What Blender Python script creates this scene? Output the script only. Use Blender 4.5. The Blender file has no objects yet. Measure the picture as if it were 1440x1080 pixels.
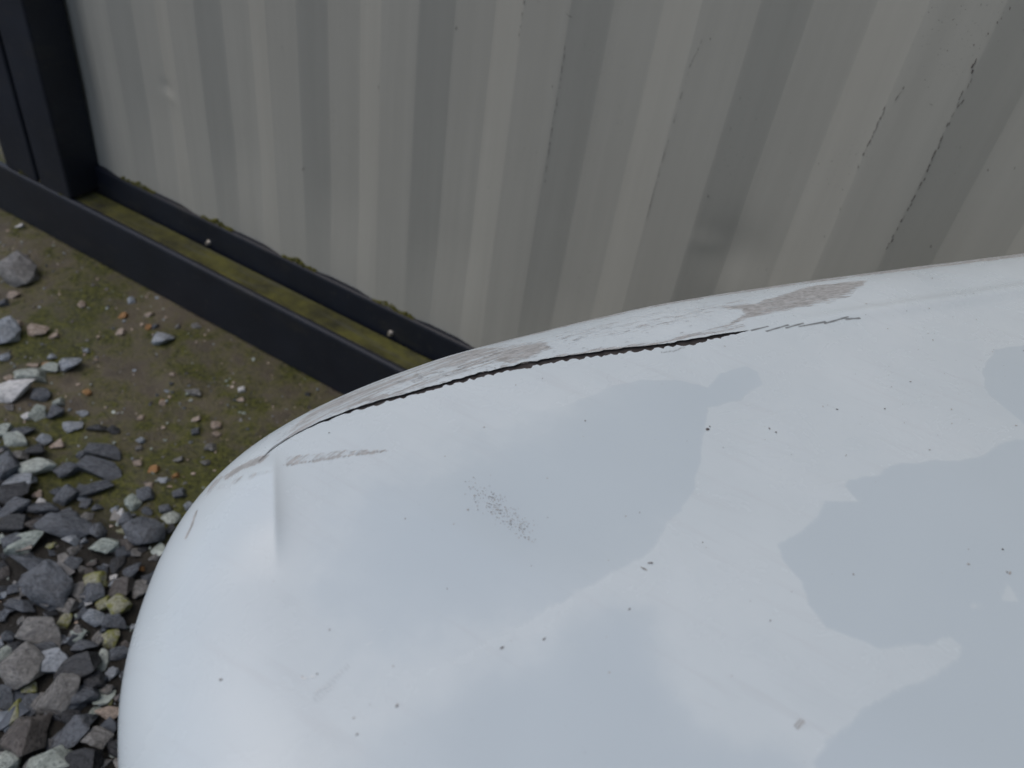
import bpy, bmesh, math, random
import numpy as np
from mathutils import Vector, Matrix, noise, kdtree

# ------------------------------------------------------------------ camera, sky, sun
SC = bpy.context.scene
COL = SC.collection
CAM = np.array([0.0, 0.0, 1.234])
FPX = 1120.0                                  # focal length in pixels of a 1440 px wide frame
RC = np.array([[0.84589505, 0.41672005, -0.3328753],
               [0.51819162, -0.4944002, 0.69788673],
               [0.12624977, -0.76283212, -0.63415152]])   # columns: right, down, forward
cam_d = bpy.data.cameras.new('camera')
cam = bpy.data.objects.new('camera', cam_d)
COL.objects.link(cam)
cam.matrix_world = Matrix([[RC[i, 0], -RC[i, 1], -RC[i, 2], CAM[i]] for i in range(3)] + [[0, 0, 0, 1]])
cam_d.sensor_width = 36.0
cam_d.lens = FPX / 1440 * 36
cam_d.clip_start = 0.02
cam_d.clip_end = 2000
cam_d.dof.use_dof = True
cam_d.dof.focus_distance = 0.62
cam_d.dof.aperture_fstop = 7.5
SC.camera = cam

SUN_EL, SUN_AZ = math.radians(63), math.radians(-128)      # azimuth from +Y towards +X
sdir = Vector((math.sin(SUN_AZ) * math.cos(SUN_EL), math.cos(SUN_AZ) * math.cos(SUN_EL), math.sin(SUN_EL)))
world = bpy.data.worlds.new('World')
SC.world = world
world.use_nodes = True
wn = world.node_tree.nodes
sky = wn.new('ShaderNodeTexSky')
sky.sky_type = 'NISHITA'
sky.sun_disc = False
sky.sun_elevation = SUN_EL
sky.sun_rotation = SUN_AZ
sky.air_density = 1.0
sky.dust_density = 3.2
sky.ozone_density = 1.0
world.node_tree.links.new(sky.outputs[0], wn['Background'].inputs[0])
wn['Background'].inputs[1].default_value = 0.14
sun_d = bpy.data.lights.new('sun', 'SUN')
sun_d.energy = 0.5
sun_d.angle = math.radians(50)
sun_d.color = (1.0, 0.97, 0.93)
sun = bpy.data.objects.new('sun', sun_d)
COL.objects.link(sun)
sun.rotation_euler = sdir.to_track_quat('Z', 'Y').to_euler()
sun.location = sdir * 30
vs = SC.view_settings
vs.view_transform = 'Standard'
vs.look = 'None'
vs.exposure = -0.22
vs.gamma = 1.0
vs.use_curve_mapping = False

# ------------------------------------------------------------------ helpers
rnd = random.Random(11)
nrs = np.random.RandomState(5)


def ray(px, py):
    return RC @ np.array([(px - 720) / FPX, (py - 540) / FPX, 1.0])


def on_z(px, py, z):
    v = ray(px, py)
    return CAM + v * ((z - CAM[2]) / v[2])


def on_y(px, py, y):
    v = ray(px, py)
    return CAM + v * (y / v[1])


def to_px(P):
    q = (P - CAM) @ RC
    return np.stack([720 + FPX * q[..., 0] / q[..., 2], 540 + FPX * q[..., 1] / q[..., 2]], -1)


def tag(o, label=None, cat=None, group=None, kind=None):
    if label: o['label'] = label
    if cat: o['category'] = cat
    if group: o['group'] = group
    if kind: o['kind'] = kind
    return o


def empty(name, loc=(0, 0, 0)):
    o = bpy.data.objects.new(name, None)
    o.location = loc
    COL.objects.link(o)
    return o


def link(name, me, mat, parent=None, smooth=False):
    o = bpy.data.objects.new(name, me)
    COL.objects.link(o)
    if mat and not me.materials: me.materials.append(mat)
    if parent: o.parent = parent
    if smooth: me.polygons.foreach_set('use_smooth', [True] * len(me.polygons))
    return o


def from_data(name, v, f, mat, parent=None, smooth=False):
    me = bpy.data.meshes.new(name)
    me.from_pydata([tuple(p) for p in v], [], f)
    me.update()
    return link(name, me, mat, parent, smooth)


def from_bm(name, bm, mat, parent=None, smooth=False):
    me = bpy.data.meshes.new(name)
    bmesh.ops.recalc_face_normals(bm, faces=bm.faces)
    bm.to_mesh(me)
    bm.free()
    return link(name, me, mat, parent, smooth)


def grid_mesh(name, P, keep=None, mat=None, parent=None, flip=False):
    """P: (n, m, 3) array -> mesh; keep: (n-1, m-1) face mask."""
    n, m = P.shape[:2]
    i = np.arange(n * m).reshape(n, m)
    q = np.stack([i[:-1, :-1], i[1:, :-1], i[1:, 1:], i[:-1, 1:]], -1)
    if flip: q = q[..., ::-1]
    q = q[keep] if keep is not None else q.reshape(-1, 4)
    me = bpy.data.meshes.new(name)
    me.vertices.add(n * m)
    me.vertices.foreach_set('co', P.reshape(-1).astype(np.float32))
    me.loops.add(len(q) * 4)
    me.loops.foreach_set('vertex_index', q.reshape(-1).astype(np.int32))
    me.polygons.add(len(q))
    me.polygons.foreach_set('loop_start', np.arange(0, len(q) * 4, 4, dtype=np.int32))
    me.polygons.foreach_set('use_smooth', np.ones(len(q), bool))
    me.update(calc_edges=True)
    me.validate()
    return link(name, me, mat, parent)


def prism(name, prof, x0, x1, mat, parent, closed=True, smooth=False):
    """Profile of (y, z) points swept along X."""
    n = len(prof)
    v = [(x0, y, z) for y, z in prof] + [(x1, y, z) for y, z in prof]
    f = [(i, (i + 1) % n, n + (i + 1) % n, n + i) for i in range(n if closed else n - 1)]
    if closed: f += [tuple(range(n))[::-1], tuple(range(n, 2 * n))]
    bm = bmesh.new()
    bv = [bm.verts.new(p) for p in v]
    for q in f: bm.faces.new([bv[k] for k in q])
    return from_bm(name, bm, mat, parent, smooth)


def box(name, lo, hi, mat, parent, bev=0.003):
    bm = bmesh.new()
    bmesh.ops.create_cube(bm, size=1)
    for v in bm.verts:
        v.co = Vector([(lo[k] + hi[k]) / 2 + v.co[k] * (hi[k] - lo[k]) for k in range(3)])
    if bev: bmesh.ops.bevel(bm, geom=list(bm.edges), offset=bev, segments=2, affect='EDGES', profile=.5)
    return from_bm(name, bm, mat, parent)


def smoothstep(a, b, x):
    t = np.clip((x - a) / (b - a), 0, 1)
    return t * t * (3 - 2 * t)


_perm = nrs.rand(256, 256)


def vnoise(x, y):
    """Tiled value noise on numpy arrays, 0..1."""
    xi, yi = np.floor(x).astype(int), np.floor(y).astype(int)
    fx, fy = x - xi, y - yi
    fx, fy = fx * fx * (3 - 2 * fx), fy * fy * (3 - 2 * fy)
    g = lambda a, b: _perm[a % 256, b % 256]
    return (g(xi, yi) * (1 - fx) + g(xi + 1, yi) * fx) * (1 - fy) + (g(xi, yi + 1) * (1 - fx) + g(xi + 1, yi + 1) * fx) * fy


def fbm(x, y, o=4):
    s, a, t = 0, .5, 0
    for k in range(o):
        s = s + a * vnoise(x * 2 ** k + 17 * k, y * 2 ** k + 5 * k)
        t += a
        a *= .5
    return s / t


# ------------------------------------------------------------------ materials
class NT:
    def __init__(s, name):
        s.m = bpy.data.materials.new(name)
        s.m.use_nodes = True
        s.t = s.m.node_tree
        s.b = s.t.nodes['Principled BSDF']

    def n(s, typ, **kw):
        nd = s.t.nodes.new('ShaderNode' + typ)
        for k, v in kw.items():
            if k.startswith('i_'):
                nd.inputs[k[2:].replace('_', ' ')].default_value = v
            else:
                setattr(nd, k, v)
        return nd

    def l(s, a, b): s.t.links.new(a, b)

    def noise(s, scale, detail=4, rough=.55, vec=None, dist=0):
        nd = s.n('TexNoise')
        nd.inputs['Scale'].default_value = scale
        nd.inputs['Detail'].default_value = detail
        nd.inputs['Roughness'].default_value = rough
        nd.inputs['Distortion'].default_value = dist
        if vec is not None: s.l(vec, nd.inputs['Vector'])
        return nd.outputs['Fac']

    def ramp(s, fac, stops):
        nd = s.n('ValToRGB')
        e = nd.color_ramp.elements
        while len(e) < len(stops): e.new(.5)
        for k, (p, c) in enumerate(stops):
            e[k].position = p
            e[k].color = (*c, 1) if len(c) == 3 else c
        s.l(fac, nd.inputs[0])
        return nd.outputs['Color']

    def mix(s, fac, a, b, mode='MIX'):
        nd = s.n('Mix', data_type='RGBA', blend_type=mode)
        for sock, v in ((nd.inputs[0], fac), (nd.inputs[6], a), (nd.inputs[7], b)):
            if hasattr(v, 'is_linked'): s.l(v, sock)
            elif isinstance(v, tuple): sock.default_value = (*v, 1) if len(v) == 3 else v
            else: sock.default_value = v
        return nd.outputs[2]

    def math(s, op, a, b=None):
        nd = s.n('Math', operation=op)
        for k, v in enumerate((a, b)):
            if v is None: continue
            if hasattr(v, 'is_linked'): s.l(v, nd.inputs[k])
            else: nd.inputs[k].default_value = v
        return nd.outputs[0]

    def coord(s, scale=(1, 1, 1), which='Object'):
        tc = s.n('TexCoord')
        mp = s.n('Mapping')
        mp.inputs['Scale'].default_value = scale
        s.l(tc.outputs[which], mp.inputs[0])
        return mp.outputs[0]

    def bump(s, h, strength=.3, dist=.002):
        nd = s.n('Bump')
        nd.inputs['Strength'].default_value = strength
        nd.inputs['Distance'].default_value = dist
        s.l(h, nd.inputs['Height'])
        s.l(nd.outputs[0], s.b.inputs['Normal'])

    def col(s, c):
        if hasattr(c, 'is_linked'): s.l(c, s.b.inputs['Base Color'])
        else: s.b.inputs['Base Color'].default_value = (*c, 1)

    def rough(s, r):
        if hasattr(r, 'is_linked'): s.l(r, s.b.inputs['Roughness'])
        else: s.b.inputs['Roughness'].default_value = r


def m_wall():
    t = NT('container_wall_paint')
    c = t.coord((1, 1, 1))
    streak = t.noise(1, 5, .6, t.coord((38, 38, 1.6)))
    blot = t.noise(3.2, 4, .6, c)
    spk = t.noise(420, 2, .5, c)
    spm = t.noise(7, 3, .6, c)
    base = t.mix(t.ramp(streak, [(.35, (0, 0, 0)), (.75, (1, 1, 1))]), (.42, .412, .358), (.46, .452, .393))
    base = t.mix(t.ramp(blot, [(.4, (0, 0, 0)), (.72, (.35, .35, .35))]), base, (.38, .366, .312))
    f = t.math('MULTIPLY', t.ramp(spk, [(.70, (0, 0, 0)), (.74, (1, 1, 1))]), t.ramp(spm, [(.50, (0, 0, 0)), (.62, (1, 1, 1))]))
    base = t.mix(f, base, (.12, .10, .085))
    t.col(base)
    t.rough(t.ramp(blot, [(.3, (.6,) * 3), (.7, (.72,) * 3)]))
    t.bump(t.noise(260, 3, .6, c), .12, .001)
    return t.m


def m_navy():
    t = NT('navy_steel_paint')
    c = t.coord()
    a = t.noise(9, 5, .6, c)
    b = t.noise(60, 4, .6, c)
    base = t.mix(t.ramp(a, [(.35, (0, 0, 0)), (.7, (1, 1, 1))]), (.008, .0108, .019), (.013, .0172, .028))
    base = t.mix(t.ramp(b, [(.60, (0, 0, 0)), (.78, (.6, .6, .6))]), base, (.045, .045, .042))
    mud = t.noise(5, 6, .7, t.coord((1, 1, 3)))
    base = t.mix(t.ramp(mud, [(.56, (0, 0, 0)), (.75, (.45, .45, .45))]), base, (.05, .046, .032))
    t.col(base)
    t.rough(.5)
    t.bump(b, .15, .001)
    return t.m


def m_channel():
    t = NT('mossy_channel_steel')
    c = t.coord()
    a = t.noise(14, 5, .65, c)
    b = t.noise(120, 4, .7, c)
    e = t.noise(1, 4, .6, t.coord((6, 60, 60)))
    base = t.mix(t.ramp(a, [(.3, (0, 0, 0)), (.62, (1, 1, 1))]), (.022, .022, .009), (.115, .112, .022))
    base = t.mix(t.ramp(e, [(.5, (0, 0, 0)), (.7, (.8, .8, .8))]), base, (.085, .085, .065))
    base = t.mix(t.ramp(b, [(.55, (0, 0, 0)), (.8, (1, 1, 1))]), base, (.04, .04, .015))
    t.col(base)
    t.rough(.85)
    t.bump(b, .6, .003)
    return t.m


def m_simple(name, col, rough=.6, metal=0, var=.25, scale=40, bump=.2):
    t = NT(name)
    c = t.coord()
    a = t.noise(scale, 4, .6, c)
    t.col(t.mix(a, tuple(x * (1 - var) for x in col), tuple(min(1, x * (1 + var)) for x in col)))
    t.rough(rough)
    t.b.inputs['Metallic'].default_value = metal
    if bump: t.bump(a, bump, .002)
    return t.m


def m_ground():
    t = NT('mossy_mud')
    c = t.coord()
    big = t.noise(2.6, 5, .6, c, .4)
    mid = t.noise(15, 5, .65, c, .3)
    fine = t.noise(110, 4, .7, c)
    grit = t.noise(330, 3, .6, c)
    mud = t.mix(t.ramp(mid, [(.35, (0, 0, 0)), (.68, (1, 1, 1))]), (.085, .070, .047), (.215, .182, .128))
    moss = t.mix(t.ramp(fine, [(.38, (0, 0, 0)), (.66, (1, 1, 1))]), (.028, .032, .005), (.125, .128, .020))
    mm = t.math('MULTIPLY_ADD', big, .55)
    mm.node.inputs[2].default_value = 0
    k = t.math('ADD', mm, t.math('MULTIPLY', mid, .45))
    base = t.mix(t.ramp(k, [(.43, (0, 0, 0)), (.54, (1, 1, 1))]), mud, moss)
    base = t.mix(t.ramp(grit, [(.64, (0, 0, 0)), (.70, (.8, .8, .8))]), base, (.2, .175, .13))
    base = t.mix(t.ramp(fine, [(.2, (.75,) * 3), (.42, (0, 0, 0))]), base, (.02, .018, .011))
    ga = t.n('Attribute', attribute_name='gravel_soil_shade')  # soil under the gravel, with the shade of the gaps put into its colour
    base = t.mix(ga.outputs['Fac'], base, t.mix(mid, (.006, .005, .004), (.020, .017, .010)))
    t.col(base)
    t.rough(t.ramp(mid, [(.3, (.45,) * 3), (.7, (.85,) * 3)]))
    t.bump(t.math('ADD', fine, t.math('MULTIPLY', grit, .4)), .9, .006)
    return t.m


def m_stone(name, c0, c1, moss=0.0, vein=None):
    t = NT(name)
    c = t.coord()
    oi = t.n('ObjectInfo')
    a = t.noise(3.2, 6, .68, c, .5)
    f = t.noise(11, 6, .75, c)
    base = t.mix(oi.outputs['Random'], c0, c1)
    base = t.mix(t.ramp(a, [(.3, (0, 0, 0)), (.7, (1, 1, 1))]), base, t.mix(.5, base, tuple(min(1, x * 2.1 + .02) for x in c1)))
    if vein:
        base = t.mix(t.ramp(a, [(.56, (0, 0, 0)), (.64, (.9, .9, .9))]), base, vein)
    base = t.mix(t.ramp(f, [(.36, (.8, .8, .8)), (.52, (0, 0, 0))]), base, tuple(x * .4 for x in c0))
    if moss:
        base = t.mix(t.ramp(t.noise(2.6, 4, .6, c), [(.6 - moss * .25, (0, 0, 0)), (.7 - moss * .2, (.9, .9, .9))]), base, (.22, .23, .035))
    t.col(base)
    t.rough(t.ramp(a, [(.3, (.18,) * 3), (.7, (.42,) * 3)]))
    t.bump(t.math('ADD', a, t.math('MULTIPLY', f, .6)), .7, .006)
    return t.m


def m_car():
    t = NT('white_car_paint')
    at = t.n('Attribute', attribute_name='wear')
    sp = t.n('SeparateColor')
    t.l(at.outputs['Color'], sp.inputs[0])
    wet0, sc0, dark = sp.outputs[0], sp.outputs[1], sp.outputs[2]
    c = t.coord()
    ru = t.n('Attribute', attribute_name='along')            # metres along and across the rim

    def streak(sx, sy, det=4, rg=.6):
        mp = t.n('Mapping')
        mp.inputs['Scale'].default_value = (sx, sy, 1)
        t.l(ru.outputs['Vector'], mp.inputs[0])
        return t.noise(1, det, rg, mp.outputs[0], .3)

    cl = t.noise(6, 5, .6, c)
    cl2 = t.noise(22, 5, .65, c, .6)
    ed = t.noise(160, 4, .65, c)
    fn = t.noise(1100, 2, .5, c)
    st = t.noise(1, 5, .6, t.coord((14, 150, 14)))
    # wet film with a crisp, slightly ragged rim
    w = t.math('ADD', wet0, t.math('MULTIPLY', t.math('SUBTRACT', ed, .5), .35))
    wet = t.math('MULTIPLY', t.ramp(w, [(.22, (0, 0, 0)), (.62, (1, 1, 1))]), wet0)
    # scrapes: the mask sets how many of the fine streaks show
    s1 = streak(55, 900)
    s2 = streak(160, 420, 5)
    mx = t.math('ADD', t.math('MULTIPLY', s1, .65), t.math('MULTIPLY', s2, .35))
    k = t.math('SUBTRACT', t.math('ADD', mx, t.math('MULTIPLY', sc0, .55)), .60)
    scuff = t.math('MULTIPLY', t.ramp(k, [(.10, (0, 0, 0)), (.24, (1, 1, 1))]), t.ramp(sc0, [(.02, (0, 0, 0)), (.15, (1, 1, 1))]))
    dry = t.mix(t.ramp(cl, [(.3, (0, 0, 0)), (.7, (1, 1, 1))]), (.65, .733, .762), (.725, .803, .827))
    dry = t.mix(t.ramp(cl2, [(.42, (0, 0, 0)), (.80, (.32,) * 3)]), dry, (.61, .695, .725))
    dry = t.mix(t.ramp(st, [(.55, (0, 0, 0)), (.8, (.4,) * 3)]), dry, (.59, .635, .66))
    wetc = t.mix(cl, (.578, .668, .715), (.612, .70, .74))
    base = t.mix(wet, dry, wetc)
    sc = t.mix(t.ramp(s2, [(.35, (0, 0, 0)), (.68, (1, 1, 1))]), (.31, .312, .298), (.56, .57, .565))
    base = t.mix(scuff, base, sc)
    base = t.mix(t.ramp(fn, [(.72, (0, 0, 0)), (.78, (.3,) * 3)]), base, (.3, .28, .26))
    base = t.mix(dark, base, (.045, .04, .036))
    t.col(base)
    r = t.mix(wet, t.mix(cl2, (.20,) * 3, (.34,) * 3), (.07,) * 3)
    r = t.mix(scuff, r, (.62,) * 3)
    t.rough(r)
    t.b.inputs['Specular IOR Level'].default_value = .5
    hh = t.math('ADD', t.math('MULTIPLY', scuff, -.5), t.math('MULTIPLY', fn, .05))
    t.bump(t.math('ADD', hh, t.math('MULTIPLY', cl2, .12)), .4, .0012)
    return t.m


def m_glass():
    t = NT('added_shade_glass')  # dark glass of the added cab, keeps light off the right side
    t.col((.02, .025, .028))
    t.rough(t.ramp(t.noise(5, 3, .5, t.coord()), [(.3, (.04,) * 3), (.7, (.1,) * 3)]))
    return t.m


M = dict(
    wall=m_wall(), navy=m_navy(), channel=m_channel(), ground=m_ground(), car=m_car(), glass=m_glass(),
    chip=m_simple('rust_dark_chip', (.11, .095, .085), .8), screw=m_simple('zinc_screw', (.5, .47, .42), .35, .7),
    moss=m_simple('olive_moss', (.13, .125, .025), .95, 0, .45, 150), plastic=m_simple('charcoal_plastic', (.055, .047, .044), .65, 0, .35, 120),
    speck=m_simple('black_dirt', (.06, .05, .045), .8, 0, .4), grime=m_simple('pale_grime', (.40, .39, .37), .8, 0, .2), scar=m_simple('bright_scratch', (.88, .9, .9), .4, 0, .05), grey=m_simple('grey_grime', (.24, .235, .235), .8, 0, .3),
    rubber=m_simple('tyre_rubber', (.02, .02, .02), .8), rim=m_simple('alloy_rim', (.45, .46, .47), .35, .8),
    slate=m_stone('slate_stone', (.042, .050, .060), (.115, .128, .145)),
    dark=m_stone('dark_stone', (.018, .020, .023), (.045, .048, .052)),
    blue=m_stone('blue_grey_stone', (.17, .2, .23), (.32, .35, .38)),
    green=m_stone('pale_green_stone', (.2, .245, .22), (.40, .44, .40)),
    white=m_stone('white_stone', (.62, .63, .62), (.8, .8, .78)),
    tan=m_stone('tan_stone', (.26, .20, .15), (.42, .35, .29)),
    orange=m_stone('orange_stone', (.28, .13, .05), (.36, .2, .07)),
    brown=m_stone('brown_stone', (.06, .054, .050), (.115, .105, .096)),
    lime=m_stone('lichen_stone', (.20, .205, .14), (.34, .34, .25), .55),
    pale=m_stone('mottled_stone', (.13, .128, .122), (.19, .188, .18), 0, (.36, .355, .33)),
)

# ------------------------------------------------------------------ ground
gx = np.concatenate([[-400, -120, -40, -15, -8, -5], np.linspace(-3.6, 1.2, 260), [2, 4, 8, 15, 40, 120, 400]])
gy = np.concatenate([[-400, -120, -40, -15, -8, -4, -2], np.linspace(-1.0, 1.3, 150), [2, 4, 8, 15, 40, 120, 400]])
GX, GY = np.meshgrid(gx, gy, indexing='ij')


def ground_h(x, y):
    near = smoothstep(6, 3, np.abs(x)) * smoothstep(4, 1.5, np.abs(y))
    flat = smoothstep(1.06, .95, y)
    h = (fbm(x * 3 + 40, y * 3 + 40, 4) - .5) * .030 + (fbm(x * 16 + 9, y * 16 + 70, 3) - .5) * .012
    return h * near * (.35 + .65 * flat) - .004


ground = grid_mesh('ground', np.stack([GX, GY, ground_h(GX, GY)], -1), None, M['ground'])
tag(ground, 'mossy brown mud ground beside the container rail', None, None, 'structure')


def gz(x, y): return float(ground_h(np.array([x]), np.array([y]))[0])


# ------------------------------------------------------------------ stones
def rock_mesh(seed, n=17, cheap=False):
    r = random.Random(seed)
    bm = bmesh.new()
    for _ in range(n):
        v = Vector((r.gauss(0, 1), r.gauss(0, 1), r.gauss(0, 1))).normalized()
        v *= r.uniform(.78, 1.05)
        bm.verts.new(v * .5)
    bmesh.ops.convex_hull(bm, input=list(bm.verts))
    for v in [v for v in bm.verts if not v.link_faces]: bm.verts.remove(v)
    if not cheap:
        bmesh.ops.dissolve_limit(bm, angle_limit=math.radians(22), verts=list(bm.verts), edges=list(bm.edges))
        bmesh.ops.bevel(bm, geom=list(bm.edges), offset=.028, segments=2, affect='EDGES', profile=.5, clamp_overlap=True)
        bmesh.ops.triangulate(bm, faces=list(bm.faces))
        bmesh.ops.subdivide_edges(bm, edges=[e for e in bm.edges if e.calc_length() > .22], cuts=1, use_grid_fill=True)
        for v in bm.verts:
            v.co += v.co.normalized() * (noise.noise(v.co * 3.5 + Vector((seed, 0, 0))) * .09 + noise.noise(v.co * 9 + Vector((0, seed, 0))) * .04)
    bmesh.ops.recalc_face_normals(bm, faces=bm.faces)
    lo = [min(v.co[k] for v in bm.verts) for k in range(3)]
    hi = [max(v.co[k] for v in bm.verts) for k in range(3)]
    for v in bm.verts:
        for k in range(3): v.co[k] = (v.co[k] - (lo[k] + hi[k]) / 2) / (hi[k] - lo[k])
    me = bpy.data.meshes.new('stone')
    bm.to_mesh(me)
    bm.free()
    return me


ROCKS = [rock_mesh(100 + k, 9 + k % 8) for k in range(16)]
for me in ROCKS:
    me.polygons.foreach_set('use_smooth', [True] * len(me.polygons))
ROCKMESH = {}


def rock_of(kind, k):
    key = (kind, k)
    if key not in ROCKMESH:
        me = ROCKS[k].copy()
        me.materials.append(M[kind])
        ROCKMESH[key] = me
    return ROCKMESH[key]


IR = math.atan2(RC[1, 0], RC[0, 0])        # direction on the ground that runs to the right in the view
STONES = []                                # (x, y, r) of stones already placed


def put_stone(x, y, sx, sy, sz, rz, kind, k=None, sink=.28, tilt=.22, lift=0, top=False):
    me = rock_of(kind, rnd.randrange(16) if k is None else k)
    o = bpy.data.objects.new('stone', me)
    COL.objects.link(o)
    if not top: o.parent = ground
    o.scale = (sx, sy, sz)
    o.rotation_euler = (rnd.uniform(-tilt, tilt), rnd.uniform(-tilt, tilt), rz)
    o.location = (x, y, gz(x, y) + sz * (.5 - sink) + lift)
    STONES.append((x, y, (sx + sy) / 4))
    return o


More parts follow.
